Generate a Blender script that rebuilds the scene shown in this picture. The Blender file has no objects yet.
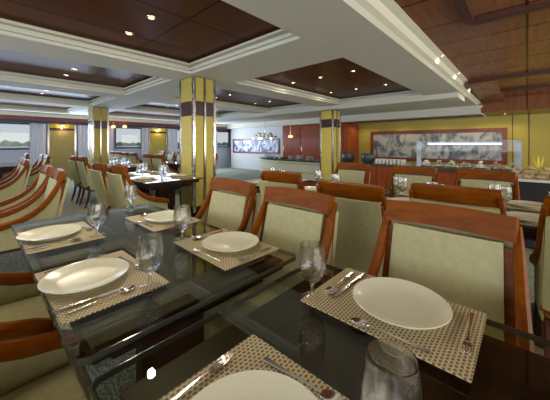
import bpy, bmesh, math, random
from mathutils import Vector, Matrix
random.seed(7)
PI = math.pi
S = bpy.context.scene
C = S.collection

# ---------------------------------------------------------------- camera, world, lights, exposure
cam_d = bpy.data.cameras.new('camera'); cam = bpy.data.objects.new('camera', cam_d); C.objects.link(cam)
cam.location = (0, 0, 1.25)
cam.rotation_euler = (PI/2, 0, math.radians(42.51-90))
cam_d.sensor_width = 36; cam_d.lens = 18.0
cam_d.shift_y = -56/550
cam_d.clip_start = .02; cam_d.clip_end = 2000
S.camera = cam
S.view_settings.view_transform = 'Standard'; S.view_settings.look = 'None'
S.view_settings.gamma = 1; S.view_settings.use_curve_mapping = False
S.view_settings.exposure = 0.62

W = bpy.data.worlds.new('world'); S.world = W; W.use_nodes = True
wn = W.node_tree.nodes; wl = W.node_tree.links
bg = wn['Background']
tc = wn.new('ShaderNodeTexCoord'); sp = wn.new('ShaderNodeSeparateXYZ'); rp = wn.new('ShaderNodeValToRGB')
wl.new(tc.outputs['Generated'], sp.inputs[0]); wl.new(sp.outputs['Z'], rp.inputs[0]); wl.new(rp.outputs[0], bg.inputs[0])
rp.color_ramp.elements[0].position = 0.0; rp.color_ramp.elements[0].color = (.80, .82, .80, 1)
rp.color_ramp.elements[1].position = .30; rp.color_ramp.elements[1].color = (.36, .50, .80, 1)
bg.inputs[1].default_value = .56

def area(name, loc, target, size, sy, power, col):
    d = bpy.data.lights.new(name, 'AREA'); d.shape = 'RECTANGLE'; d.size = size; d.size_y = sy; d.energy = power; d.color = col
    o = bpy.data.objects.new(name, d); C.objects.link(o); o.location = loc
    o.rotation_euler = (Vector(target)-Vector(loc)).to_track_quat('-Z', 'Y').to_euler()
    return o
# daylight entering by the windows ahead, then added fill lights with no visible source
area('window_daylight', (2.2, 11.7, 1.5), (2.2, 5, 1.1), 6.5, .85, 110, (.62, .76, 1))
area('window_daylight', (7.0, 11.7, 1.5), (7.0, 5, 1.1), 3.0, .85, 35, (.62, .76, 1))
area('port_side_fill', (1.0, -3.7, 1.45), (1.6, 2, 1.9), 9, 1.3, 150, (1, .97, .88))  # added fill behind the viewer, aimed up to lift the ceiling
area('port_side_fill', (7.5, -3.7, 1.45), (7, 3, 1.9), 6, 1.3, 75, (1, .93, .80))  # same added fill, farther along the windowless back wall
area('bar_side_fill', (7.4, 11.6, 1.4), (8.2, 7, .7), 1.6, 1.0, 28, (.85, .92, 1))  # extra light added to brighten the bar counter
area('stern_fill', (-3.6, 3.5, 1.45), (2.5, 3, 1.4), 8, 1.2, 100, (.86, .92, 1))  # added fill out of view, lifts the left side chairs

# ---------------------------------------------------------------- materials
def mat(name, col, rough=.5, metal=0, spec=.5, coat=0):
    m = bpy.data.materials.new(name); m.use_nodes = True
    b = m.node_tree.nodes['Principled BSDF']
    b.inputs['Base Color'].default_value = (*col, 1); b.inputs['Roughness'].default_value = rough
    b.inputs['Metallic'].default_value = metal; b.inputs['Specular IOR Level'].default_value = spec
    b.inputs['Coat Weight'].default_value = coat; b.inputs['Coat Roughness'].default_value = .06
    return m
def nd(m, t): return m.node_tree.nodes.new(t)
def lk(m, a, b): m.node_tree.links.new(a, b)
def bs(m): return m.node_tree.nodes['Principled BSDF']
def coords(m, scale=(1, 1, 1), out='Object', rot=(0, 0, 0)):
    t = nd(m, 'ShaderNodeTexCoord'); mp = nd(m, 'ShaderNodeMapping')
    mp.inputs['Scale'].default_value = scale; mp.inputs['Rotation'].default_value = rot
    lk(m, t.outputs[out], mp.inputs[0]); return mp.outputs[0]
def ramp(m, fac, stops, constant=False):
    r = nd(m, 'ShaderNodeValToRGB'); lk(m, fac, r.inputs[0]); e = r.color_ramp.elements
    while len(e) < len(stops): e.new(.5)
    for k, (p, c) in enumerate(stops): e[k].position = p; e[k].color = (*c, 1)
    if constant: r.color_ramp.interpolation = 'CONSTANT'
    return r.outputs[0]
def noisy(name, c1, c2, scale=(4, 4, 4), rough=.5, nscale=3, detail=4, coat=0, bump=0, out='Object', spec=.5):
    m = mat(name, c1, rough, 0, spec, coat)
    n = nd(m, 'ShaderNodeTexNoise'); lk(m, coords(m, scale, out), n.inputs['Vector'])
    n.inputs['Scale'].default_value = nscale; n.inputs['Detail'].default_value = detail
    lk(m, ramp(m, n.outputs[0], [(.35, c1), (.65, c2)]), bs(m).inputs['Base Color'])
    if bump:
        bp = nd(m, 'ShaderNodeBump'); bp.inputs['Strength'].default_value = bump; bp.inputs['Distance'].default_value = .003
        lk(m, n.outputs[0], bp.inputs['Height']); lk(m, bp.outputs[0], bs(m).inputs['Normal'])
    return m

M = {}
M['wood'] = noisy('polished_mahogany', (.16, .040, .001), (.225, .062, .003), (3, 3, 14), .38, 3, 5, coat=.0, spec=.12)
M['dark_wood'] = noisy('dark_mahogany', (.020, .009, .006), (.034, .015, .009), (3, 14, 3), .40, 3, 5, coat=.0, spec=.2)
M['leg_wood'] = mat('leg_mahogany', (.085, .022, .013), .3, coat=.4)
M['cream'] = noisy('cream_upholstery', (.40, .385, .20), (.45, .43, .235), (6, 6, 6), .62, 6, 3, bump=.15)
M['piping'] = mat('piping', (.30, .27, .14), .6)
M['gold'] = noisy('gold_wall_cloth', (.46, .38, .075), (.54, .46, .11), (30, 30, 3), .45, 4, 4, spec=.3)
M['tan'] = noisy('tan_wall_cloth', (.40, .30, .10), (.46, .35, .13), (20, 20, 3), .5, 4, 4)
M['white'] = mat('painted_ceiling', (.66, .655, .60), .75)
M['cornice'] = mat('painted_cornice', (.72, .71, .60), .6)
M['plaster'] = mat('pale_wall_paint', (.60, .62, .66), .6)
M['bluewhite'] = mat('window_wall_paint_with_bounce', (.62, .66, .86), .5)  # bluish paint, colour raised to stand in for daylight bounce
M['curtain'] = mat('pale_curtain_cloth', (.68, .72, .86), .8)
M['mirror'] = mat('mirror', (.56, .54, .52), .16, 1)
M['steel'] = mat('steel', (.75, .74, .72), .16, 1)
M['brass'] = mat('brass', (.80, .62, .28), .2, 1)
M['china'] = mat('white_china', (.70, .71, .56), .22, spec=.4, coat=.1)
M['china2'] = mat('white_porcelain', (.80, .80, .76), .25)
M['granite'] = noisy('dark_granite', (.02, .028, .026), (.09, .11, .10), (1, 1, 1), .12, 60, 3, coat=.3)
M['band'] = mat('dark_plum_band', (.045, .018, .022), .25)
M['frame'] = noisy('painting_frame_wood', (.16, .03, .016), (.22, .05, .022), (2, 8, 2), .3, 3)
M['black'] = mat('black_cloth', (.02, .02, .025), .7)
M['basket'] = noisy('dark_glazed_bowl', (.015, .025, .03), (.10, .13, .14), (1, 1, 1), .25, 45, 2)
M['navy'] = mat('navy_frame', (.05, .07, .16), .4)
M['reddish'] = mat('mahogany_cornice', (.20, .045, .04), .35)
M['leaf'] = noisy('river_bank_green', (.16, .22, .05), (.42, .44, .14), (1, 1, 1), .9, .05, 4)
M['water'] = mat('river_water', (.10, .20, .30), .25)
M['food1'] = noisy('mixed_salad', (.55, .50, .38), (.40, .20, .08), (1, 1, 1), .6, 40, 3, bump=.6)
M['food2'] = noisy('pale_salad', (.62, .62, .50), (.30, .36, .14), (1, 1, 1), .6, 40, 3, bump=.6)
M['bread'] = noisy('bread_rolls', (.60, .50, .30), (.34, .20, .08), (1, 1, 1), .7, 25, 4, bump=.8)
M['lemon'] = mat('yellow_peel', (.75, .62, .06), .5)
M['greenleaf'] = mat('glazed_green', (.22, .30, .10), .2)
M['napkin'] = mat('yellow_napkin', (.62, .66, .22), .7)
M['bar_panel'] = mat('pale_bar_panel', (.66, .64, .46), .4)
M['dim_steel'] = mat('brushed_steel', (.42, .45, .50), .4, .6)
M['tumbler'] = mat('frosted_tumbler', (.62, .68, .70), .12)
M['hinge'] = mat('panel_groove', (.07, .02, .01), .5)

def emis(name, col, s):
    m = bpy.data.materials.new(name); m.use_nodes = True; nt = m.node_tree
    b = nt.nodes['Principled BSDF']; b.inputs['Base Color'].default_value = (*col, 1)
    b.inputs['Emission Color'].default_value = (*col, 1); b.inputs['Emission Strength'].default_value = s
    return m
M['lamp'] = emis('lamp_lens', (1, .86, .62), 9)
M['lamp_or'] = emis('amber_lamp_glass', (1, .42, .12), 3.5)
M['tube'] = emis('fluorescent_tube', (.85, .93, 1), 6)

# woven carpet with a pale wavy pattern
m = mat('patterned_carpet', (.2, .2, .2), .95, spec=.1); M['carpet'] = m
w = nd(m, 'ShaderNodeTexWave'); w.wave_type = 'BANDS'; w.inputs['Scale'].default_value = 8.5; w.inputs['Distortion'].default_value = 14
w.inputs['Detail'].default_value = 3; w.inputs['Detail Scale'].default_value = 2.2; lk(m, coords(m, (1, 1, 1)), w.inputs['Vector'])
nn = nd(m, 'ShaderNodeTexNoise'); nn.inputs['Scale'].default_value = 60; nn.inputs['Detail'].default_value = 3; lk(m, coords(m), nn.inputs['Vector'])
mx = nd(m, 'ShaderNodeMath'); mx.operation = 'MULTIPLY_ADD'; mx.inputs[1].default_value = .55; lk(m, nn.outputs[0], mx.inputs[0]); lk(m, w.outputs['Fac'], mx.inputs[2])
lk(m, ramp(m, mx.outputs[0], [(.30, (.14, .17, .155)), (.70, (.21, .24, .20)), (1.0, (.34, .36, .28))]), bs(m).inputs['Base Color'])

# glossy panelled wood for the ceiling coffers (panel joints in the material)
def panelled(name, c1, c2, groove, bw, bh, rough, gs=.012, rot=0, zoff=0):
    m = mat(name, c1, rough, coat=0, spec=.12)
    br = nd(m, 'ShaderNodeTexBrick'); lk(m, coords(m, (1, 1, 1), 'Object', (0, 0, rot)), br.inputs['Vector'])
    br.inputs['Scale'].default_value = 1; br.inputs['Brick Width'].default_value = bw; br.inputs['Row Height'].default_value = bh
    br.inputs['Mortar Size'].default_value = gs; br.inputs['Mortar Smooth'].default_value = .1; br.inputs['Bias'].default_value = 0
    br.offset = .0
    br.inputs['Color1'].default_value = (*c1, 1); br.inputs['Color2'].default_value = (*c2, 1); br.inputs['Mortar'].default_value = (*groove, 1)
    n = nd(m, 'ShaderNodeTexNoise'); lk(m, coords(m, (1, 9, 1), 'Object', (0, 0, rot)), n.inputs['Vector']); n.inputs['Scale'].default_value = 2.5; n.inputs['Detail'].default_value = 5
    x = nd(m, 'ShaderNodeMix'); x.data_type = 'RGBA'; x.blend_type = 'MULTIPLY'; x.inputs[0].default_value = .55
    lk(m, br.outputs['Color'], x.inputs[6]); lk(m, ramp(m, n.outputs[0], [(.3, (.55, .55, .55)), (.7, (1.2, 1.2, 1.2))]), x.inputs[7])
    lk(m, x.outputs[2], bs(m).inputs['Base Color'])
    return m
M['coffer'] = panelled('coffer_wood_panels', (.105, .026, .008), (.13, .034, .011), (.012, .003, .002), 1.35, .78, .35, .014)
M['coffer_r'] = panelled('boarded_ceiling_wood', (.24, .095, .045), (.29, .12, .055), (.06, .018, .01), .62, 9, .25, .012)
M['cabinet_wood'] = panelled('cabinet_front_wood', (.30, .07, .028), (.34, .085, .035), (.12, .025, .012), 1.2, .5, .22, .01)

# woven placemat
m = mat('woven_placemat', (.4, .3, .2), .6); M['mat'] = m
ck = nd(m, 'ShaderNodeTexBrick'); lk(m, coords(m, (1, 1, 1)), ck.inputs['Vector'])
ck.inputs['Scale'].default_value = 1; ck.inputs['Brick Width'].default_value = .0125; ck.inputs['Row Height'].default_value = .0095
ck.inputs['Mortar Size'].default_value = .0022; ck.inputs['Mortar Smooth'].default_value = .2
ck.inputs['Color1'].default_value = (.16, .105, .045, 1); ck.inputs['Color2'].default_value = (.21, .14, .065, 1); ck.inputs['Mortar'].default_value = (.56, .50, .31, 1)
lk(m, ck.outputs['Color'], bs(m).inputs['Base Color'])

# clear glass
def glass(name, col, rough=0., ior=1.45, mixw=None):
    m = bpy.data.materials.new(name); m.use_nodes = True; nt = m.node_tree
    nt.nodes.remove(nt.nodes['Principled BSDF']); out = nt.nodes['Material Output']
    t = nt.nodes.new('ShaderNodeBsdfTransparent'); t.inputs[0].default_value = (*col, 1)
    g = nt.nodes.new('ShaderNodeBsdfGlossy'); g.inputs['Roughness'].default_value = rough
    lw = nt.nodes.new('ShaderNodeLayerWeight'); lw.inputs[0].default_value = .5
    p = nt.nodes.new('ShaderNodeMath'); p.operation = 'POWER'; p.inputs[1].default_value = 5; nt.links.new(lw.outputs['Facing'], p.inputs[0])
    f0 = ((ior-1)/(ior+1))**2
    f = nt.nodes.new('ShaderNodeMath'); f.operation = 'MULTIPLY_ADD'; f.inputs[1].default_value = 1-f0; f.inputs[2].default_value = f0; nt.links.new(p.outputs[0], f.inputs[0])
    x = nt.nodes.new('ShaderNodeMixShader'); nt.links.new(f.outputs[0], x.inputs[0]); nt.links.new(t.outputs[0], x.inputs[1]); nt.links.new(g.outputs[0], x.inputs[2])
    nt.links.new(x.outputs[0], out.inputs[0]); return m
M['table_glass'] = glass('table_glass', (.86, .89, .80), .0, 1.62)
M['glass_edge'] = mat('glass_edge', (.035, .04, .028), .12)
M['pane'] = glass('clear_pane', (.93, .95, .97), .0, 1.3)
m = glass('crystal_glass', (.97, .98, .98), .02, 1.8); M['crystal'] = m
x1 = [n for n in m.node_tree.nodes if n.type == 'MIX_SHADER'][0]
pg = nd(m, 'ShaderNodeBsdfGlass'); pg.inputs['IOR'].default_value = 1.36; pg.inputs['Roughness'].default_value = 0
x2 = nd(m, 'ShaderNodeMixShader'); x2.inputs[0].default_value = .5
lk(m, x1.outputs[0], x2.inputs[1]); lk(m, pg.outputs[0], x2.inputs[2]); lk(m, x2.outputs[0], m.node_tree.nodes['Material Output'].inputs[0])

# brush painting
def painting_mat(name, paper, ink, sc, lo, hi):
    m = mat(name, paper, .35)
    n = nd(m, 'ShaderNodeTexNoise'); lk(m, coords(m, (1, 1, .8)), n.inputs['Vector']); n.inputs['Scale'].default_value = sc; n.inputs['Detail'].default_value = 6; n.inputs['Distortion'].default_value = 1.2
    lk(m, ramp(m, n.outputs[0], [(lo, ink), (hi, paper)]), bs(m).inputs['Base Color']); return m
M['paint1'] = painting_mat('ink_landscape', (.50, .50, .50), (.10, .13, .19), 2.9, .40, .56)
M['paint2'] = painting_mat('blue_ink_painting', (.62, .66, .80), (.05, .09, .22), 3.4, .42, .56)

# ---------------------------------------------------------------- helpers
class MB:
    def __init__(s): s.b = bmesh.new()
    def box(s, x0, x1, y0, y1, z0, z1, bev=0, seg=2):
        r = bmesh.ops.create_cube(s.b, size=1)['verts']
        for v in r: v.co = Vector(((x0+x1)/2+v.co.x*(x1-x0), (y0+y1)/2+v.co.y*(y1-y0), (z0+z1)/2+v.co.z*(z1-z0)))
        if bev:
            e = list({e for v in r for e in v.link_edges}); bmesh.ops.bevel(s.b, geom=e, offset=bev, segments=seg, affect='EDGES', profile=.5)
        return s
    def slab(s, x0, x1, y0, y1, z0, z1, rad, bev=.002):   # rounded vertical corners
        pts = []
        for cx, cy, a0 in ((x1-rad, y1-rad, 0), (x0+rad, y1-rad, 90), (x0+rad, y0+rad, 180), (x1-rad, y0+rad, 270)):
            for k in range(6):
                a = math.radians(a0+k*18); pts.append((cx+rad*math.cos(a), cy+rad*math.sin(a)))
        return s.prism(pts, z0, z1)
    def prism(s, pts, z0, z1):
        a = [s.b.verts.new((x, y, z0)) for x, y in pts]; c = [s.b.verts.new((x, y, z1)) for x, y in pts]; n = len(pts)
        s.b.faces.new(a[::-1]); s.b.faces.new(c)
        for k in range(n): s.b.faces.new((a[k], a[(k+1) % n], c[(k+1) % n], c[k]))
        return s
    def lathe(s, prof, n=24, c=(0, 0, 0), sx=1, sy=1):
        rings = []
        for r, z in prof:
            if r < 1e-6: rings.append([s.b.verts.new((c[0], c[1], c[2]+z))])
            else: rings.append([s.b.verts.new((c[0]+sx*r*math.cos(2*PI*k/n), c[1]+sy*r*math.sin(2*PI*k/n), c[2]+z)) for k in range(n)])
        for A, B in zip(rings, rings[1:]):
            for k in range(n):
                k2 = (k+1) % n
                if len(A) == 1 and len(B) == 1: continue
                if len(A) == 1: s.b.faces.new((A[0], B[k], B[k2]))
                elif len(B) == 1: s.b.faces.new((A[k], B[0], A[k2]))
                else: s.b.faces.new((A[k], B[k], B[k2], A[k2]))
        return s
    def sweep(s, path, prof, up=(0, 0, 1), scale=None):   # prof: list of (side, up) offsets
        P = [Vector(p) for p in path]; rings = []
        for i, p in enumerate(P):
            t = (P[min(i+1, len(P)-1)]-P[max(i-1, 0)]).normalized()
            sd = t.cross(Vector(up)); sd = sd.normalized() if sd.length > 1e-4 else Vector((1, 0, 0)); u = sd.cross(t).normalized()
            k = scale[i] if scale else 1
            rings.append([s.b.verts.new(p+sd*a*k+u*b_*k) for a, b_ in prof])
        n = len(prof)
        for A, B in zip(rings, rings[1:]):
            for k in range(n): s.b.faces.new((A[k], A[(k+1) % n], B[(k+1) % n], B[k]))
        s.b.faces.new(rings[0][::-1]); s.b.faces.new(rings[-1]); return s
    def sheet(s, grid, th):   # thick curved sheet from a grid of points (rows x cols); th = offset vector or float along normals
        R, K = len(grid), len(grid[0]); A = [[Vector(p) for p in r] for r in grid]
        def nrm(i, j):
            du = A[min(i+1, R-1)][j]-A[max(i-1, 0)][j]; dv = A[i][min(j+1, K-1)]-A[i][max(j-1, 0)]
            return du.cross(dv).normalized()
        F = [[s.b.verts.new(A[i][j]) for j in range(K)] for i in range(R)]
        G = [[s.b.verts.new(A[i][j]+nrm(i, j)*th) for j in range(K)] for i in range(R)]
        for i in range(R-1):
            for j in range(K-1):
                s.b.faces.new((F[i][j], F[i+1][j], F[i+1][j+1], F[i][j+1])); s.b.faces.new((G[i][j], G[i][j+1], G[i+1][j+1], G[i+1][j]))
        for i in range(R-1):
            s.b.faces.new((F[i][0], G[i][0], G[i+1][0], F[i+1][0])); s.b.faces.new((F[i][-1], F[i+1][-1], G[i+1][-1], G[i][-1]))
        for j in range(K-1):
            s.b.faces.new((F[0][j], F[0][j+1], G[0][j+1], G[0][j])); s.b.faces.new((F[-1][j], G[-1][j], G[-1][j+1], F[-1][j+1]))
        return s
    def ball(s, c, r, sz=(1, 1, 1), sub=2):
        v = bmesh.ops.create_icosphere(s.b, subdivisions=sub, radius=r)['verts']
        for q in v: q.co = Vector((c[0]+q.co.x*sz[0], c[1]+q.co.y*sz[1], c[2]+q.co.z*sz[2]))
        return s
    def build(s, name, m, parent=None, smooth=False, loc=None):
        bmesh.ops.recalc_face_normals(s.b, faces=s.b.faces[:])
        me = bpy.data.meshes.new(name); s.b.to_mesh(me); s.b.free(); me.materials.append(m)
        if smooth:
            me.shade_smooth()
            try: me.set_sharp_from_angle(angle=math.radians(40))
            except Exception: pass
        o = bpy.data.objects.new(name, me); C.objects.link(o)
        if parent: o.parent = parent
        if loc: o.location = loc
        return o
def tag(o, label=None, cat=None, group=None, kind=None):
    if label: o['label'] = label
    if cat: o['category'] = cat
    if group: o['group'] = group
    if kind: o['kind'] = kind
    return o
def empty(name, loc, label, cat, group=None, rz=0):
    o = bpy.data.objects.new(name, None); C.objects.link(o); o.location = loc; o.rotation_euler = (0, 0, rz); o.empty_display_size = .1
    return tag(o, label, cat, group)
def struct(o): o['kind'] = 'structure'; return o
def copy_tree(o, parent=None):
    c = o.copy(); C.objects.link(c); c.parent = parent
    for ch in list(KIDS.get(o.name, [])) or [x for x in C.objects if x.parent == o]: copy_tree(ch, c)
    return c
KIDS = {}
used = set()
def place(proto, loc, rz, label, group=None):
    if proto.name in used: o = copy_tree(proto)
    else: o = proto; used.add(proto.name)
    o.location = loc; o.rotation_euler = (0, 0, rz); o['label'] = label
    if group: o['group'] = group
    return o
def rrect(w, h, r=.3):   # rounded-ish section
    a, b_ = w/2, h/2; k = min(a, b_)*r
    return [(a-k, -b_), (a, -b_+k), (a, b_-k), (a-k, b_), (-a+k, b_), (-a, b_-k), (-a, -b_+k), (-a+k, -b_)]

# ---------------------------------------------------------------- room shell
CZ, WZ = 2.27, 2.42
X0, X1, Y0, Y1 = -4.0, 10.5, -4.0, 12.0
struct(MB().box(X0-.2, X1+.2, Y0-.2, Y1+.2, -.15, 0).build('floor', M['carpet']))

# ceiling: white beams between the coffer openings
TX = [(-3.2, 2.12), (2.93, 6.40)]
TY = [(1.60, 3.60), (4.17, 6.17), (6.75, 8.75), (9.3, 11.3)]
cb = MB()
YS = .965
xs = [X0]+[v for t in TX for v in t]+[X1]
for k in range(0, len(xs), 2): cb.box(xs[k], xs[k+1], YS, Y1, CZ, WZ+.03)
ys = [YS]+[v for t in TY for v in t]+[Y1]
for a, b_ in TX:
    for k in range(0, len(ys), 2): cb.box(a, b_, ys[k], ys[k+1], CZ, WZ+.03)
struct(cb.build('ceiling', M['white']))
n = 0
for a, b_ in TX:
    for c, d in TY:
        struct(MB().box(a-.02, b_+.02, c-.02, d+.02, WZ, WZ+.05).build('ceiling', M['coffer']))
        # stepped cornice ring round the inside of each coffer
        t = MB()
        for off, z0, z1 in ((.045, CZ+.035, CZ+.06), (.075, CZ+.095, CZ+.12)):
            t.box(a, a+off, c, d, z0, z1); t.box(b_-off, b_, c, d, z0, z1)
            t.box(a+off, b_-off, c, c+off, z0, z1); t.box(a+off, b_-off, d-off, d, z0, z1)
        n += 1; struct(t.build('trim_%d' % n, M['cornice']))
# coved cream strip and the boarded wood ceiling on the near side
cv = MB()
prof = [(YS, CZ), (YS-.03, CZ+.035), (YS-.075, CZ+.06), (YS-.10, CZ+.12), (.80, WZ-.005), (.80, WZ+.03), (YS, WZ+.03)]
A = [cv.b.verts.new((X0, y, z)) for y, z in prof]; B = [cv.b.verts.new((9.0, y, z)) for y, z in prof]
cv.b.faces.new(A[::-1]); cv.b.faces.new(B)
for k in range(len(prof)): cv.b.faces.new((A[k], A[(k+1) % len(prof)], B[(k+1) % len(prof)], B[k]))
struct(cv.build('trim_20', M['cornice']))
struct(MB().box(X0, X1, Y0, .80, WZ, WZ+.05).build('ceiling', M['coffer_r']))
# dropped boards across the near wood ceiling
wb = MB()
wb.box(3.15, 3.24, -4, .40, WZ-.035, WZ); wb.box(-.5, 3.15, .36, .43, WZ-.035, WZ)
wb.box(6.10, 6.18, -4, .80, WZ-.05, WZ); wb.box(7.6, 7.66, -4, .80, WZ-.05, WZ)
struct(wb.build('trim_21', M['hinge']))
struct(MB().box(6.18, 9.0, .42, .80, WZ-.10, WZ-.001).build('trim_22', M['coffer_r']))
# bulkhead above the serving wall with its dark slot
struct(MB().box(9.0, X1, .90, Y1, 2.05, CZ).build('trim_23', M['white']))
struct(MB().box(8.96, 9.05, .86, Y1, CZ-.06, CZ-.002).build('trim_24', M['cornice']))
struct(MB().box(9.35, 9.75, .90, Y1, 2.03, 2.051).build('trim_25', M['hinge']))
struct(MB().box(9.0, X1, -4, .90, 2.08, WZ).build('trim_26', M['coffer_r']))

# walls
wl_ = MB()
wl_.box(X1, X1+.15, Y0, Y1, 0, 2.6)
struct(wl_.build('wall_right', M['gold']))
struct(MB().box(X0-.15, X0, Y0, Y1, 0, 2.6).build('wall_left', M['plaster']))
struct(MB().box(X0-.15, X1+.15, Y0-.15, Y0, 0, 2.6).build('wall_back', M['plaster']))
# vertical joints on the gold wall
gj = MB()
for y in (-1.2, -.05, .30): gj.box(X1-.006, X1, y, y+.02, 0, 2.2)
struct(gj.build('trim_27', M['hinge']))

# window wall: openings with piers
WIN = [(-3.6, -2.6), (-1.35, 1.45), (3.72, 4.78), (6.25, 7.4), (8.4, 9.4)]
ww = MB()
zb, zt = 1.06, 1.93
xx = [X0]+[v for t in WIN for v in t]+[X1]
for k in range(0, len(xx), 2): ww.box(xx[k], xx[k+1], Y1, Y1+.12, 0, 2.6)
for a, b_ in WIN: ww.box(a, b_, Y1, Y1+.12, 0, zb); ww.box(a, b_, Y1, Y1+.12, zt, 2.6)
struct(ww.build('wall_front', M['bluewhite']))
for k, (a, b_) in enumerate(WIN):
    e = empty('window_%d' % (k+1), ((a+b_)/2, Y1, zb), None, None); struct(e)
    f = MB(); h = (b_-a)/2; t = .05; z = zt-zb
    f.box(-h, h, -.03, .05, 0, t*1.3); f.box(-h, h, -.03, .05, z-t, z); f.box(-h, -h+t, -.03, .05, t*1.3, z-t); f.box(h-t, h, -.03, .05, t*1.3, z-t)
    f.build('window_frame', M['navy'], e)
    MB().box(-h+t, h-t, .0, .008, t*1.3, z-t).build('window_pane', M['pane'], e)
    MB().box(-h-.05, h+.05, -.12, 0, -.03, 0).build('window_sill', M['bluewhite'], e)
# mahogany valance along the window wall
struct(MB().box(X0, X1, Y1-.30, Y1, 2.02, 2.14).build('trim_28', M['reddish']))
struct(MB().box(X0, X1, Y1-.34, Y1, 2.14, 2.26).build('trim_29', M['cornice']))
struct(MB().box(X0, X1, Y1-.16, Y1, 1.94, 2.02).build('trim_30', M['navy']))

# gold piers with wall lights, curtains
PIERS = [(-1.75, 'far left'), (2.05, 'between the wide window and the two columns'), (5.42, 'behind the near column\'s left side'), (7.9, 'behind the big column')]
for k, (px, nm) in enumerate(PIERS):
    e = empty('wall_pier', (px, Y1, 0), ['gold wall pier left of the wide river window', 'tan wall pier with a spot, right of the wide river window', 'gold wall pier between second and third river windows', 'gold wall pier right of the third river window'][k], 'pier', 'gold piers along the window wall')
    MB().box(-.35, .35, -.08, -.001, 0, 1.72).build('panel', M['tan' if k == 1 else 'gold'], e)
    MB().box(-.36, .36, -.10, -.001, 1.72, 1.80).build('band', M['band'], e)
    MB().box(-.35, .35, -.06, -.001, 1.80, 1.94).build('top_panel', M['gold'], e)
    MB().box(-.40, -.35, -.11, -.001, 0, 1.93).build('edge_strip', M['mirror'], e)
    MB().box(.35, .40, -.11, -.001, 0, 1.93).build('edge_strip', M['mirror'], e)
    s = empty('wall_spot', (px, Y1-.16, 1.86), ['wall spot left of the wide river window', 'glowing wall spot above the tan pier', 'glowing wall spot above the gold pier by the second window', 'wall spot above the gold pier behind the big column'][k], 'light')
    MB().lathe([(0, 0), (.035, 0), (.045, .05), (0, .05)], 14).build('lens', M['lamp'], s)
    MB().lathe([(.046, .03), (.052, .03), (.052, .06), (.0, .08)], 14).build('housing', M['brass'], s)
    d = bpy.data.lights.new('pier_glow', 'POINT'); d.energy = 2.2; d.color = (1, .75, .3); d.shadow_soft_size = .03
    q = bpy.data.objects.new('pier_glow', d); C.objects.link(q); q.location = (px, Y1-.22, 1.80)
def curtain(x0, x1, label):
    m_ = MB(); n_ = max(6, int((x1-x0)/.035)); grid = []
    for z in (.04, 1.93):
        grid.append([(x0+(x1-x0)*k/n_, Y1-.13+.025*math.sin(k*1.9), z) for k in range(n_+1)])
    m_.sheet(grid, .006)
    o = m_.build('curtain', M['curtain'], None, True); tag(o, label, 'curtain', 'pale curtains on the window wall')
curtain(1.20, 1.60, 'pale curtain on the right side of the wide river window')
curtain(2.50, 3.62, 'wide pale curtain between tan pier and second window')
curtain(4.70, 5.00, 'narrow pale curtain right of the second river window')
curtain(5.84, 6.30, 'pale curtain just right of the second gold pier')
curtain(7.30, 7.48, 'pale curtain at the right of the third window')
curtain(8.33, 8.50, 'pale curtain seen just right of the big gold column')
for k, (x, z) in enumerate(((.35, 1.97), (3.25, 1.90), (3.55, 1.86), (3.95, 1.88))):
    e = empty('amber_lamp', (x, Y1-.42, z), ['amber lamp above the wide river window', 'amber lamp just right of the far gold column, the leftmost', 'amber lamp right of the far gold column, the middle one', 'amber lamp above the second river window'][k], 'light')
    MB().lathe([(0, 0), (.05, .01), (.075, .05), (.05, .09), (.02, .10), (0, .10)], 14).build('shade', M['lamp_or'], e, True)
    MB().lathe([(.008, .10), (.008, 2.27-z), (0, 2.27-z)], 8).build('rod', M['brass'], e)

# exterior
struct(MB().box(-900, 900, 12.5, 900, -4.1, -4).build('ground', M['water']))
tr = MB(); random.seed(3)
for k in range(260):
    x = -250+k*6.5+random.uniform(-3, 3); r = random.uniform(4, 8)
    tr.ball((x, 860+random.uniform(-6, 6), -3+r*.55), r, (1.3, .8, random.uniform(.7, 1.25)), 1)
o = tr.build('river_bank_trees', M['leaf']); tag(o, 'low green trees along the far river bank', 'trees', None, 'stuff')
o = MB().box(-260, 1500, 845, 875, -4.2, -1.5).build('river_bank', M['leaf']); tag(o, 'far bank of the river outside the windows', 'bank'); struct(o)

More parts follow.
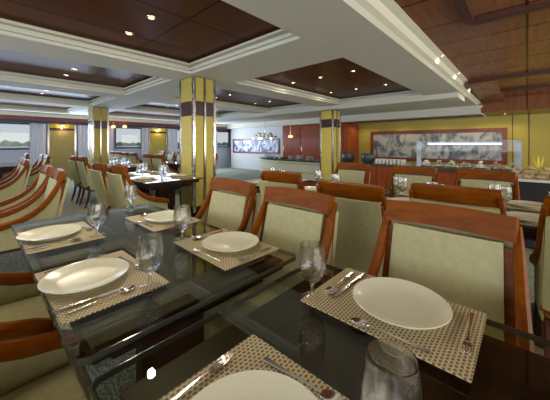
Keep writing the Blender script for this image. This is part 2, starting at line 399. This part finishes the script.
# ---------------------------------------------------------------- columns
def pillar(x, y, s, top, label):
    e = empty('pillar', (x, y, 0), label, 'column', 'gold panelled columns')
    h = s/2
    MB().box(-h+.012, h-.012, -h+.012, h-.012, .02, top).build('core', M['band'], e)
    MB().box(-h-.004, h+.004, -h-.004, h+.004, 0, .30, .004).build('base', M['dark_wood'], e)
    for i, (dx, dy) in enumerate(((0, -1), (-1, 0), (0, 1), (1, 0))):
        for sgn in ((-1, 1) if dx == 0 else (1,)):
            def pan(z0, z1, name, mt, ins):
                c0, c1 = (.022, h-.045) if sgn > 0 else (-h+.045, -.022)
                if dx: c0, c1 = -h+.045, h-.045
                if dx == 0: b3 = MB().box(c0, c1, dy*h-(.0 if dy < 0 else ins), dy*h+(ins if dy < 0 else 0), z0, z1, .003)
                else: b3 = MB().box(dx*h-(0 if dx < 0 else ins), dx*h+(ins if dx < 0 else 0), c0, c1, z0, z1, .003)
                b3.build(name, mt, e)
            pan(.31, 1.68, 'gold_panel', M['gold'], .02); pan(1.90, top-.01, 'gold_panel', M['gold'], .02)
            pan(1.69, 1.89, 'dark_band', M['band'], .016)
        if dx == 0: MB().box(-.014, .014, dy*(h+.004)-.008, dy*(h+.004)+.008, .05, top).build('mirror_strip', M['mirror'], e)
    for sx in (-1, 1):
        for sy in (-1, 1):
            m_ = MB()
            k = 0; z = .02
            while z < top-.03:     # stack of small mirror tiles
                j = .0015*((k % 3)-1)
                m_.box(sx*(h-.018)-.022+j, sx*(h-.018)+.022+j, sy*(h-.018)-.022-j, sy*(h-.018)+.022-j, z, min(z+.098, top), .003, 1)
                z += .10; k += 1
            m_.build('corner_mirror', M['mirror'], e)
    return e
pillar(2.40, 3.87, .40, CZ, 'big gold column with mirror strips in the left middle of the room')
pillar(2.38, 9.0, .40, CZ, 'gold column farthest away, in front of the river windows')
pillar(6.42, 3.88, .40, 2.13, 'gold column standing in front of the serving counter')
struct(MB().box(6.41, 7.2, 1.0, Y1-.35, 2.17, CZ+.01).build('trim_31', M['white']))

# ---------------------------------------------------------------- downlights
def downlight(x, y, z, label, power=9, col=(1, .84, .62)):
    e = empty('downlight', (x, y, z), label, 'light', 'recessed downlights')
    MB().lathe([(0, -.004), (.021, -.004), (.021, 0), (0, 0)], 14).build('lens', M['lamp'], e)
    MB().lathe([(.022, 0), (.024, -.008), (.042, -.006), (.044, 0)], 16).build('trim_ring', M['brass'], e)
    if power:
        d = bpy.data.lights.new('downlight_beam', 'SPOT'); d.energy = power; d.color = col; d.shadow_soft_size = .03
        d.spot_size = math.radians(165); d.spot_blend = .6
        q = bpy.data.objects.new('downlight_beam', d); C.objects.link(q); q.location = (x, y, z-.02)
rows = ['nearest row', 'middle row', 'farthest row']
for i, y in enumerate((2.03, 2.56, 3.10)):
    for j, x in enumerate((-.35, 1.10)):
        downlight(x, y, WZ, 'downlight in the big dark coffer overhead, %s, %s' % (rows[i], ['left one', 'right one'][j]), 14)
for i, y in enumerate((2.05, 2.67, 3.28)):
    for j, x in enumerate((4.09, 5.46)):
        downlight(x, y, WZ, 'downlight in the centre coffer, %s, %s' % (rows[i], ['left one', 'right one'][j]), 14)
for i, y in enumerate((4.62, 5.2, 5.76)):
    for j, x in enumerate((-.35, 1.05, 4.09, 5.46)):
        downlight(x, y, WZ, 'downlight in second coffer line, %s, %s' % (rows[i], ['far left', 'left', 'right of the big column', 'far right'][j]), 9 if j in (1, 2) else 0)
for i, y in enumerate((7.15, 7.75, 8.3)):
    for j, x in enumerate((1.05, 4.09)):
        downlight(x, y, WZ, 'downlight in the third line of coffers, %s, %s' % (rows[i], ['left one', 'right one'][j]), 6)
for x in (1.05, 4.09): downlight(x, 10.3, WZ, 'downlight in the farthest coffer, %s' % ('left' if x < 2 else 'right'), 6)
for k, x in enumerate((4.15, 5.35, 6.9)):
    downlight(x, .835, WZ-.012, ['downlight in the cream cove, nearest', 'downlight in the cream cove, second', 'downlight in the cream cove, farthest'][k], 3)
for k, y in enumerate((.45, 1.0, 2.1, 3.3, 4.6, 6.2, 8.0)):
    downlight(9.9, y, 2.04 if y > .9 else 2.075, 'small downlight washing the serving wall, number %s from the right' % ['one', 'two', 'three', 'four', 'five', 'six', 'seven'][k], 8, (1, .80, .42))

# ---------------------------------------------------------------- chair
def make_chair():
    e = empty('dining_chair', (0, 0, 0), 'chair', 'chair', 'upholstered dining chairs')
    # back surface x as a function of z
    def bx(z): t = (z-.44)/.56; return -.180-.110*t-.015*t*t
    def bw(z): t = max(0, min(1, (z-.44)/.56)); return .236-.011*t           # half width
    # seat
    st = MB(); g = []
    st.box(-.20, .245, -.235, .235, .36, .465, .03, 3)
    st.build('seat', M['cream'], e, True)
    MB().box(-.21, .235, -.225, .225, .31, .36, .006).build('seat_rail', M['leg_wood'], e)
    # inner pad
    gr = []
    for i in range(8):
        z = .46+(.895-.46)*i/7; hw = bw(z)-.040
        gr.append([(bx(z)+.012+.018*(1-(y/hw)**2)-.030*(1-(y/hw)**2)*0+.012*abs(y/hw)**2, y, z) for y in [hw*(-1+2*j/8) for j in range(9)]])
    MB().sheet(gr, -.02).build('back_pad', M['cream'], e, True)
    pp = [(bx(z)+.026, s*(bw(z)-.042), z) for s, zz in ((1, 0),) for z in [.47+.054*k for k in range(8)]]
    path = pp+[(bx(.895)+.026, bw(.895)-.046, .893), (bx(.895)+.030, 0, .893), (bx(.895)+.026, -bw(.895)+.046, .893)]+[(p[0], -p[1], p[2]) for p in pp[::-1]]
    MB().sweep(path, [(.0035*math.cos(a*PI/3), .0035*math.sin(a*PI/3)) for a in range(6)], up=(1, 0, 0)).build('piping', M['piping'], e, True)
    # outer back, rounded lower edge
    gr = []
    for i in range(10):
        t = i/9; row = []
        for j in range(11):
            u = -1+2*j/10
            z0 = .43-.055*(1-u*u); z = z0+(.905-z0)*t
            hw = bw(z)-.006; row.append((bx(z)-.030-.026*(1-u*u), hw*u, z))
        gr.append(row)
    MB().sheet(gr, .022).build('back_panel', M['cream'], e, True)
    # wooden lower curved rail of the back
    MB().sweep([(bx(.43)-.034-.026*(1-u*u), .24*u, .425-.055*(1-u*u)) for u in [-1+2*j/12 for j in range(13)]], rrect(.03, .026), up=(0, 0, 1)).build('lower_rail', M['wood'], e, True)
    # top rail: broad, bowed
    gr = []
    for i in range(5):
        z = .898+(.985-.898)*i/4
        gr.append([(bx(z)+.014-.026*(1-u*u), (bw(z)+.001+.004*i/4)*u, z+.006*(1-u*u)) for u in [-1+2*j/10 for j in range(11)]])
    tr_ = MB().sheet(gr, -.042).build('top_rail', M['wood'], e, True)
    # stiles + wings + arms
    for s in (-1, 1):
        MB().sweep([(bx(z)+.002, s*(bw(z)-.021), z) for z in [.36+.0735*k for k in range(8)]], rrect(.040, .052, .15), up=(1, 0, 0)).build('stile', M['wood'], e, True)
        ap = [(bx(.955), .214, .95), (-.262, .216, .905), (-.240, .219, .855), (-.212, .222, .80), (-.172, .226, .735), (-.122, .231, .675), (-.062, .236, .628), (.01, .241, .590), (.09, .244, .562), (.17, .246, .545), (.215, .245, .530), (.235, .242, .505)]
        ap = [(x, (y+.012)*s, z) for x, y, z in ap]
        MB().sweep(ap, rrect(.038, .050, .6), up=(0, 0, 1), scale=[.6, .75, .85, .9, .95, 1, 1.05, 1.12, 1.2, 1.2, 1.05, .6]).build('arm', M['wood'], e, True)
        gr = []
        for (x, y, z) in ap[1:-1]:
            col_ = []
            for k in range(6):
                zz = (z-.018)+(.345-(z-.018))*k/5
                col_.append((max(x, bx(zz)-.030), y, zz))
            gr.append(col_)
        MB().sheet(gr, .012*(-1 if s > 0 else 1)).build('side_panel', M['cream'], e, True)
        MB().sweep([(.21, .212*s, .33), (.212, .212*s, .0)], rrect(.042, .042), up=(1, 0, 0), scale=[1, .75]).build('leg', M['leg_wood'], e)
        MB().sweep([(-.20, .205*s, .33), (-.225, .207*s, .18), (-.275, .21*s, 0)], rrect(.042, .042), up=(0, 1, 0), scale=[1, .95, .8]).build('leg', M['leg_wood'], e)
    return e
chair = make_chair()
KIDS[chair.name] = [x for x in C.objects if x.parent == chair]
CG = 'cream and mahogany dining chairs'
def seat(xb, y, face, label, dz=0):       # xb: where the top of the back stands; face +1 looks to +x
    return place(chair, (xb+.285*face, y, 0), (0 if face > 0 else PI)+dz, label, CG)
seat(1.31, .25, -1, 'large cream chair with broad mahogany rail, nearest, behind the right plate')
seat(1.22, .94, -1, 'cream chair facing the viewer at the plate on the middle table\'s right side')
seat(1.26, 1.56, -1, 'cream chair beside the big gold column, behind the far plate')
seat(1.64, .86, 1, 'chair seen from behind, smooth cream back, right of the middle chair')
seat(1.92, .33, 1, 'chair back with plain mahogany rail directly behind the largest chair')
seat(1.88, 1.67, 1, 'small chair back peeping between the two middle table chairs')
seat(1.87, -.29, 1, 'chair cut by the right edge of the photo')
seat(3.35, .30, -1, 'rightmost chair facing us across the farther table, beside the bread table')
seat(3.35, .94, -1, 'middle chair facing us across the farther table, in front of the buffet')
seat(3.42, 1.72, -1, 'chair facing us just right of the column at the serving counter')
seat(-.27, 1.68, 1, 'chair at the left edge whose arm ends touch the glass table corner, farther one', -.13)
seat(-.26, .99, 1, 'chair at the lower left edge, cream seat in the foreground')
seat(.58, 3.52, -1, 'chair with sweeping wooden sides just left behind the middle table')
seat(.59, 4.20, -1, 'chair with sweeping wooden sides, second behind the middle table')
seat(.58, 6.15, -1, 'chair with sweeping sides farther back, nearer of the pair by the wide window')
seat(.60, 6.80, -1, 'chair with sweeping sides farther back, farther of the pair by the wide window')
seat(1.14, 3.60, 1, 'chair seen from behind with mahogany top, nearest left of the big column')
seat(1.12, 4.26, 1, 'chair seen from behind with mahogany top, second left of the big column')
seat(1.44, 6.55, 1, 'chair back with dark legs in front of the far column, nearer one')
seat(1.42, 7.15, 1, 'chair back with dark legs in front of the far column, farther one')
seat(1.15, 8.25, -1, 'pale chair below the tan pier, nearer one'); seat(1.15, 8.95, -1, 'pale chair below the tan pier, middle one')
seat(.95, 9.9, -1, 'pale chair below the tan pier, farthest one')
for k, (x, y, f) in enumerate(((3.05, 8.3, 1), (3.05, 8.95, 1), (3.2, 10.0, 1), (3.2, 10.6, 1), (4.55, 8.3, -1), (4.55, 8.95, -1), (4.7, 10.0, -1), (2.95, 6.5, 1), (2.95, 7.1, 1), (4.5, 6.5, -1), (4.5, 7.1, -1))):
    seat(x, y, f, 'distant chair under the river windows, %s' % ['first from the front, back to us', 'second, back to us', 'third, back to us', 'by the window, back to us', 'facing left, nearest', 'facing left, second', 'facing left, by the window', 'front table, nearer back', 'front table, farther back', 'front table, facing left, near', 'front table, facing left, far'][k])

# ---------------------------------------------------------------- tables
def make_table(L, name='dining_table'):
    e = empty(name, (0, 0, 0), 'table', 'table', 'glass topped dining tables')
    w = .40; h = L/2
    MB().slab(-w+.004, w-.004, -h+.004, h-.004, .756, .770, .03).build('glass_top', M['table_glass'], e)
    g_ = MB(); P_ = []
    for rr in (0, .0045):
        pts = []
        for cx, cy, a0 in ((w-.034, h-.034, 0), (-w+.034, h-.034, 90), (-w+.034, -h+.034, 180), (w-.034, -h+.034, 270)):
            for k in range(7):
                a = math.radians(a0+k*15); pts.append((cx+(.034-rr)*math.cos(a), cy+(.034-rr)*math.sin(a)))
        P_.append(pts)
    V_ = [[g_.b.verts.new((x, y, z)) for x, y in pts] for pts, z in ((P_[0], .756), (P_[0], .7705), (P_[1], .7705), (P_[1], .756))]
    for q in range(4):
        A_, B_ = V_[q], V_[(q+1) % 4]
        for k in range(len(A_)): g_.b.faces.new((A_[k], A_[(k+1) % len(A_)], B_[(k+1) % len(A_)], B_[k]))
    g_.build('glass_edge', M['glass_edge'], e)
    MB().box(-w+.045, w-.045, -h+.05, h-.05, .71, .753, .006).build('tabletop', M['dark_wood'], e)
    MB().box(-w+.11, w-.11, -h+.11, h-.11, .66, .71).build('apron', M['dark_wood'], e)
    for s in (-1, 1):
        MB().box(-.13, .13, s*(h*.55)-.035, s*(h*.55)+.035, .05, .67, .006).build('leg_panel', M['dark_wood'], e)
        MB().box(-.26, .26, s*(h*.55)-.05, s*(h*.55)+.05, 0, .05, .008).build('foot', M['dark_wood'], e)
    return e
tb = make_table(1.54); KIDS[tb.name] = [x for x in C.objects if x.parent == tb]
TG = 'glass topped dining tables'
place(tb, (.545, 1.495, 0), 0, 'glass topped dining table in the left foreground set with four plates', TG)
place(tb, (.550, -.115, 0), 0, 'glass topped dining table nearest the viewer, running off the bottom right', TG)
place(tb, (2.60, .35, 0), 0, 'dark dining table behind the largest chair, in front of the buffet', TG)
place(tb, (2.60, 1.98, 0), 0, 'dark dining table behind the small middle chair back', TG)
place(tb, (-.42, 3.86, 0), 0, 'dining table at the left edge with the sweeping chairs', TG)
place(tb, (-.38, 6.45, 0), 0, 'dining table at the left edge by the wide window', TG)
place(tb, (1.80, 4.15, 0), 0, 'dark dining table just left of the big gold column', TG)
place(tb, (2.22, 6.85, 0), 0, 'dining table in front of the far gold column', TG)
place(tb, (.28, 8.95, 0), 0, 'dining table below the tan pier', TG)
place(tb, (3.75, 8.6, 0), 0, 'dining table under the second river window', TG)
place(tb, (3.95, 10.35, 0), 0, 'farthest dining table, under the second river window', TG)
place(tb, (3.70, 6.8, 0), 0, 'dining table seen between the two gold columns', TG)

# ---------------------------------------------------------------- tableware prototypes
TZ = .770
def make_plate():
    e = MB().lathe([(0, .006), (.075, .006), (.083, .003), (.085, 0), (.092, 0), (.096, .006), (.118, .013), (.138, .021), (.1395, .0235), (.137, .025), (.116, .0175), (.094, .011), (.080, .009), (0, .009)], 48)
    for v_ in e.b.verts: v_.co.x *= .95; v_.co.y *= .95; v_.co.z *= .9
    o = e.build('dinner_plate', M['china'], None, True); return tag(o, 'plate', 'plate')
def make_glass():
    P = [(0, 0), (.033, 0), (.0345, .002), (.031, .005), (.012, .009), (.006, .016), (.0052, .028), (.0065, .043), (.011, .049), (.025, .060), (.037, .078), (.0425, .100), (.0415, .125), (.0385, .152), (.0370, .168), (.0350, .1685), (.0370, .152), (.0400, .125), (.0410, .100), (.0355, .079), (.024, .063), (.010, .054), (0, .053)]
    o = MB().lathe(P, 32).build('wine_glass', M['crystal'], None, True); return tag(o, 'glass', 'glass')
def make_fork():
    m_ = MB(); r = rrect(.007, .003, .5)
    m_.sweep([(-.095, 0, .003), (-.06, 0, .004), (-.01, 0, .007), (.035, 0, .009), (.05, 0, .007)], r, scale=[1.9, 1.5, .8, .8, 1.6])
    m_.sweep([(.048, 0, .007), (.066, 0, .005)], rrect(.021, .002, .4), scale=[.6, 1])
    for k in (-1.5, -.5, .5, 1.5): m_.sweep([(.064, k*.0058, .005), (.082, k*.0056, .0055), (.100, k*.0053, .010)], rrect(.0028, .002, .4), scale=[1, 1, .6])
    o = m_.build('fork', M['steel'], None, True); return tag(o, 'fork', 'cutlery')
def make_knife():
    m_ = MB()
    m_.sweep([(-.11, 0, .004), (-.05, 0, .0045), (.0, 0, .004)], rrect(.011, .006, .5), scale=[1.1, 1, .8])
    m_.sweep([(-.002, .001, .0035), (.03, .002, .003), (.08, .002, .003), (.108, -.002, .003)], rrect(.018, .0018, .4), scale=[.6, 1, 1, .4])
    o = m_.build('table_knife', M['steel'], None, True); return tag(o, 'knife', 'cutlery')
def make_spoon():
    m_ = MB()
    m_.sweep([(-.095, 0, .003), (-.05, 0, .004), (0, 0, .007), (.045, 0, .007)], rrect(.007, .003, .5), scale=[1.9, 1.3, .8, .7])
    m_.lathe([(0, .001), (.010, .0025), (.017, .007), (.0165, .0078), (.010, .004), (0, .0025)], 16, (.068, 0, 0), 1.5, 1)
    o = m_.build('table_spoon', M['steel'], None, True); return tag(o, 'spoon', 'cutlery')
def make_mat():
    o = MB().slab(-.15, .15, -.215, .215, 0, .0028, .004).build('placemat', M['mat']); return tag(o, 'placemat', 'placemat')
plate, wine, fork, knife, spoon, pmat = make_plate(), make_glass(), make_fork(), make_knife(), make_spoon(), make_mat()
def setting(x, y, f, who, gl, glass_off=None, jit=0):
    # f=+1: diner faces +x (sits on the -x side); x,y = plate centre
    def W_(dx, dy): return (x+dx*f, y+dy*f)     # dx ahead of the diner, dy to the diner's left
    mz = TZ+.0004
    place(pmat, (*W_(.035 if f > 0 else .02, -.02), mz), jit, 'woven brown placemat '+who, 'woven placemats')
    cz = mz+.003
    place(plate, (x, y, cz), 0, 'round white dinner plate '+who, 'white dinner plates')
    a = 0 if f > 0 else PI
    place(fork, (*W_(0, .170), cz), a+.06+jit, 'steel fork '+who, 'forks')
    place(knife, (*W_(-.01, -.165), cz), a-.05+jit, 'steel table knife '+who, 'table knives')
    place(spoon, (*W_(0, -.192), cz), a+.05+jit, 'steel spoon beside the knife '+who, 'spoons')
    place(spoon, (*W_(.152, .02), cz), a-PI/2+.08+jit, 'dessert spoon lying above the plate '+who, 'dessert spoons')
    place(wine, (gl[0], gl[1], TZ+.0005), 0, 'clear stemmed glass '+who, 'stemmed wine glasses')
setting(.842, .277, -1, 'in front of the largest chair, right foreground', (.710, .494))
setting(.287, .312, 1, 'cut by the bottom edge of the photo, centre', (.412, .147))
setting(.266, 1.142, 1, 'nearest on the left foreground table', (.397, .933), jit=.02)
setting(.267, 1.825, 1, 'at the far left corner of the left foreground table', (.43, 1.654))
setting(.816, 1.03, -1, 'by the middle chair on the left foreground table', (.70, 1.272), jit=-.03)
setting(.828, 1.69, -1, 'by the chair next to the gold column', (.79, 2.19))
for k, (tx, ty, nm) in enumerate(((2.60, .35, 'on the table behind the largest chair'), (2.60, 1.98, 'on the table behind the middle chairs'), (1.80, 4.15, 'on the table left of the big column'), (-.42, 3.86, 'on the left edge table'), (2.22, 6.85, 'on the table by the far column'))):
    for dx in (-1, 1):
        for dy in (-.36, .36):
            wh = nm+', %s %s' % ('near side' if dx < 0 else 'far side', 'right' if dy < 0 else 'left')
            px, py = tx+dx*.25, ty+dy
            place(plate, (px, py, TZ+.0036), 0, 'small looking white plate '+wh, 'white dinner plates')
            place(pmat, (px, py, TZ+.0004), 0, 'woven placemat '+wh, 'woven placemats')
            place(wine, (px-dx*.12, py+dx*.20, TZ+.0005), 0, 'stemmed glass '+wh, 'stemmed wine glasses')
            place(wine, (px-dx*.20, py+dx*.13, TZ+.0005), 0, 'second stemmed glass '+wh, 'stemmed wine glasses')
# folded yellow napkins on a distant table
for k, (x, y) in enumerate(((1.60, 4.75), (1.95, 4.85))):
    m_ = MB(); m_.box(-.10, .10, -.10, .10, 0, .012, .004); m_.box(-.09, .09, -.06, .09, .012, .022, .004)
    o = m_.build('folded_napkin', M['napkin'], None, False, (x, y, TZ+.001)); tag(o, 'folded yellow napkin on the table left of the big column, %s one' % ['left', 'right'][k], 'napkin', 'yellow napkins')

# ---------------------------------------------------------------- serving wall
# mahogany cabinet block
def cab(x0, x1, y0, y1, z1, label):
    e = empty('tall_cabinet', ((x0+x1)/2, (y0+y1)/2, 0), label, 'cabinet'); hx, hy = (x1-x0)/2, (y1-y0)/2
    MB().box(-hx, hx, -hy, hy, 0, z1).build('body', M['cabinet_wood'], e)
    nd_ = 3
    for k in range(nd_):
        a = -hy+2*hy*k/nd_+.01; b2 = -hy+2*hy*(k+1)/nd_-.01
        d = MB().box(-hx-.02, -hx-.001, a, b2, .1, z1-.03, .003).build('door', M['cabinet_wood'], e)
        MB().box(-hx-.035, -hx-.021, b2-.05, b2-.035, .95, 1.15).build('handle', M['brass'], d)
    return e
cab(9.2, 10.45, 5.0, 7.95, 2.02, 'tall glossy mahogany cabinet behind the serving counter')
struct(MB().box(9.2, 9.3, 7.97, 11.6, 0, 2.05).build('wall_right', M['plaster']))
def painting(x, y0, y1, z0, z1, m_, fr, label):
    e = empty('framed_painting', (x, (y0+y1)/2, (z0+z1)/2), label, 'painting'); hy, hz = (y1-y0)/2, (z1-z0)/2
    f = MB(); f.box(-.05, 0, -hy, hy, hz-fr, hz, .005); f.box(-.05, 0, -hy, hy, -hz, -hz+fr, .005); f.box(-.05, 0, -hy, -hy+fr, -hz+fr, hz-fr, .005); f.box(-.05, 0, hy-fr, hy, -hz+fr, hz-fr, .005)
    f.build('frame', M['frame'], e); MB().box(-.025, -.005, -hy+fr, hy-fr, -hz+fr, hz-fr).build('canvas', m_, e)
painting(X1-.002, .42, 4.52, .64, 1.73, M['paint1'], .12, 'wide ink painting in a red wood frame behind the buffet')
painting(9.198, 8.15, 11.4, .80, 1.50, M['paint2'], .07, 'blue and white painting over the curved bar at the left')

# serving counter: long run ending in a curve at the left
def counter_outline(off, zin=0):
    pts = [(7.35-off, 2.32), (7.35-off, 6.2)]
    for k in range(1, 9):
        a = k/8*PI/2
        pts.append((7.35-off+1.6*(1-math.cos(a)), 6.2+2.4*math.sin(a)+off*math.sin(a)))
    pts += [(9.1, 8.6+off), (9.1, 8.3), (8.2, 7.6), (8.05, 6.6), (8.05, 2.32)]
    return pts
ct = empty('serving_counter', (0, 0, 0), 'long curved serving counter with dark granite top and pale panels', 'counter')
MB().prism(counter_outline(0), .06, .66).build('body', M['bar_panel'], ct)
MB().prism(counter_outline(.05), .66, .71).build('worktop', M['granite'], ct)
MB().prism(counter_outline(-.03), 0, .06).build('plinth', M['dark_wood'], ct)
g = MB()
for zz in (.30, .58):
    g.sweep([(x-.004, y, zz) for x, y in counter_outline(0)[:9]], rrect(.012, .018), up=(0, 0, 1))
g.build('trim_line', M['brass'], ct)
MB().box(7.315, 7.345, 2.34, 3.75, .06, .655).build('wood_panel', M['cabinet_wood'], ct)
# buffet with sneeze guard
bf = empty('buffet_counter', (6.95, 1.45, 0), 'mahogany buffet counter with dark granite top and glass sneeze guard', 'buffet')
MB().box(-.30, .45, -1.40, .82, 0, .70).build('body', M['cabinet_wood'], bf)
MB().box(-.36, .50, -1.44, .84, .70, .76, .005).build('worktop', M['granite'], bf)
for y in (-1.33, .34):
    MB().box(-.22, -.18, y-.045, y+.045, .76, 1.30).build('guard_post', M['dim_steel'], bf)
    MB().box(-.22, .22, y-.03, y+.03, 1.285, 1.308).build('guard_bracket', M['dim_steel'], bf)
    MB().box(-.21, -.05, y-.005, y+.005, .80, 1.27).build('side_glass', M['pane'], bf)
MB().box(-.26, .24, -1.36, .37, 1.31, 1.325).build('top_glass', M['pane'], bf)
MB().box(-.245, -.235, -1.36, .37, .98, 1.31).build('front_glass', M['pane'], bf)
MB().box(-.012, .012, -1.08, .20, 1.245, 1.265).build('light_tube', M['tube'], bf)
MB().box(-.03, .03, -1.10, .24, 1.268, 1.284).build('light_housing', M['dim_steel'], bf)
random.seed(5)
for k in range(7):
    y = .20+k*.245
    e = empty('food_platter', (6.85+.06*(k % 2), y, .761), 'platter of food under the buffet glass, number %s from the right' % ['one', 'two', 'three', 'four', 'five', 'six', 'seven', 'eight'][k], 'food', 'platters on the buffet')
    MB().lathe([(0, 0), (.08, 0), (.115, .02), (.11, .022), (.075, .006), (0, .006)], 20).build('platter', M['china2'], e, True)
    m_ = MB()
    for j in range(12):
        a = random.uniform(0, 2*PI); r = random.uniform(0, .07); m_.ball((r*math.cos(a)*1.2, r*math.sin(a)*1.2, .025+.09*(1-r/.07)+random.uniform(0, .03)), random.uniform(.022, .036), (1, 1, .8), 1)
    m_.build('food_heap', [M['food2'], M['food1'], M['china2'], M['food1']][k % 4], e, True)
# bowls, cups and stacks on the counter
for k, y in enumerate((3.53, 4.02)):
    y = [4.02, 3.40][k]
    e = MB().lathe([(0, 0), (.13, 0), (.18, .06), (.20, .15), (.185, .26), (.18, .265), (.165, .25), (.18, .15), (.15, .06), (0, .03)], 24).build('serving_bowl', M['basket'], None, True, (7.7, y, .712))
    tag(e, 'dark glazed serving bowl on the counter, %s one' % ['left', 'right'][k], 'bowl', 'dark serving bowls')
cup = None
n_ = 0
for r in range(2):
    for k in range(8):
        y = 3.08-.097*k; n_ += 1
        o = MB().lathe([(0, 0), (.028, 0), (.042, .05), (.046, .125), (.043, .125), (.036, .05), (0, .008)], 14) if cup is None else None
        if cup is None: cup = tag(o.build('coffee_cup', M['china2'], None, True, (7.55, y, .712)), 'cup', 'cup'); oo = cup
        else: oo = cup.copy(); C.objects.link(oo); oo.location = (7.55+.12*r, y, .712)
        oo['label'] = 'white cup in the %s row on the counter, place %s from the left' % (['front', 'back'][r], ['one', 'two', 'three', 'four', 'five', 'six', 'seven', 'eight'][k]); oo['group'] = 'white cups on the counter'
for k, (y, hgt) in enumerate(((6.25, .10), (5.88, .13), (5.45, .11), (4.72, .09), (4.37, .06))):
    m_ = MB(); zz = 0
    while zz < hgt:
        m_.lathe([(0, zz), (.07, zz), (.125, zz+.012), (.125, zz+.016), (0, zz+.010)], 20); zz += .014
    o = m_.build('plate_stack', M['china2'], None, True, (7.72, y, .712)); tag(o, 'stack of white plates on the counter, %s from the left' % ['first', 'second', 'third', 'fourth', 'fifth'][k], 'plates', 'plate stacks on the counter')
tray = MB().slab(-.18, .18, -.45, .45, 0, .02, .05).build('serving_tray', M['black'], None, False, (7.85, 7.05, .712)); tag(tray, 'long black tray on the counter below the bar painting', 'tray')
tum = None; random.seed(9)
for k in range(16):
    t = k/15; a = t*1.45
    x = 7.62+1.35*(1-math.cos(a))+(.12 if k % 2 else 0); y = 6.75+1.6*math.sin(a)
    if tum is None:
        tum = MB().lathe([(0, 0), (.028, 0), (.033, .12), (.031, .12), (.026, .008), (0, .008)], 12).build('tumbler', M['tumbler'], None, True); tag(tum, 'g', 'glass'); oo = tum
    else: oo = tum.copy(); C.objects.link(oo)
    oo.location = (x, y, .712); oo['group'] = 'tumblers on the curved bar'; oo['label'] = 'pale tumbler in the row along the curved bar end'
# hanging glass cluster lamp over the bar
e = empty('cluster_lamp', (8.0, 7.9, 1.50), 'hanging green glass cluster lamp above the curved bar', 'lamp')
MB().lathe([(.012, .18), (.012, .77), (0, .77)], 8).build('rod', M['brass'], e)
m_ = MB(); random.seed(11)
for k in range(30):
    a = random.uniform(0, 2*PI); r = random.uniform(.05, .5)
    m_.ball((.7*r*math.cos(a), 1.3*r*math.sin(a), random.uniform(.0, .2)), random.uniform(.03, .06), (1, 1.4, .7), 1)
m_.build('glass_leaves', M['greenleaf'], e, True)
for k, (dy, dx) in enumerate(((-.35, 0), (.1, -.1), (.45, .1), (.7, 0))):
    MB().ball((dx, dy, -.02), .035, (1, 1, 1), 2).build('bulb', M['lamp'], e, True)
e = empty('amber_lamp', (8.5, 6.95, 1.50), 'amber lamp hanging right of the green glass cluster', 'light')
MB().lathe([(0, 0), (.06, .01), (.10, .05), (.06, .09), (0, .10)], 14).build('shade', M['lamp_or'], e, True)
MB().lathe([(.006, .10), (.006, .77), (0, .77)], 8).build('rod', M['brass'], e)

# bread table at the right
bt = empty('bread_table', (4.75, -.24, 0), 'black skirted side table piled with bread at the right', 'table')
MB().box(-.30, .40, -1.1, .42, .02, .80, .01).build('skirt', M['black'], bt)
MB().box(-.34, .44, -1.14, .46, .80, .83, .01).build('tabletop', M['china2'], bt)
random.seed(21); br0 = None
for k in range(50):
    L_ = 0 if k < 30 else (1 if k < 44 else 2); q_ = k-(0, 30, 44)[L_]; nx = (4, 3, 2)[L_]
    x = 4.52+.05*L_+.11*(q_ % nx)+random.uniform(-.006, .006); y = .13-.03*L_-.125*(q_//nx)+random.uniform(-.006, .006); zz = .831+.05*L_
    if br0 is None:
        br0 = MB().ball((0, 0, .027), .042, (1.1, 1.35, .64), 2).build('bread_roll', M['bread'], None, True); tag(br0, 'r', 'bread'); oo = br0
    else: oo = br0.copy(); C.objects.link(oo)
    oo.location = (x, y, zz); oo.rotation_euler = (0, 0, random.uniform(-.5, .5)); oo.scale = [random.uniform(.72, 1)]*3; oo['group'] = 'bread rolls piled on the side table'; oo['label'] = 'small crusty roll in the heap on the black skirted table'
lm = MB()
for k in range(6):
    a = k*PI/3; lm.sweep([(.02*math.cos(a), .02*math.sin(a), 0), (.04*math.cos(a), .04*math.sin(a), .06), (.055*math.cos(a), .055*math.sin(a), .13)], rrect(.03, .008, .5), up=(math.cos(a+.5), math.sin(a+.5), 0), scale=[1, .8, .15])
o = lm.build('fruit_carving', M['lemon'], None, True, (4.62, -.10, .975)); tag(o, 'yellow carved fruit standing on the bread heap', 'fruit')
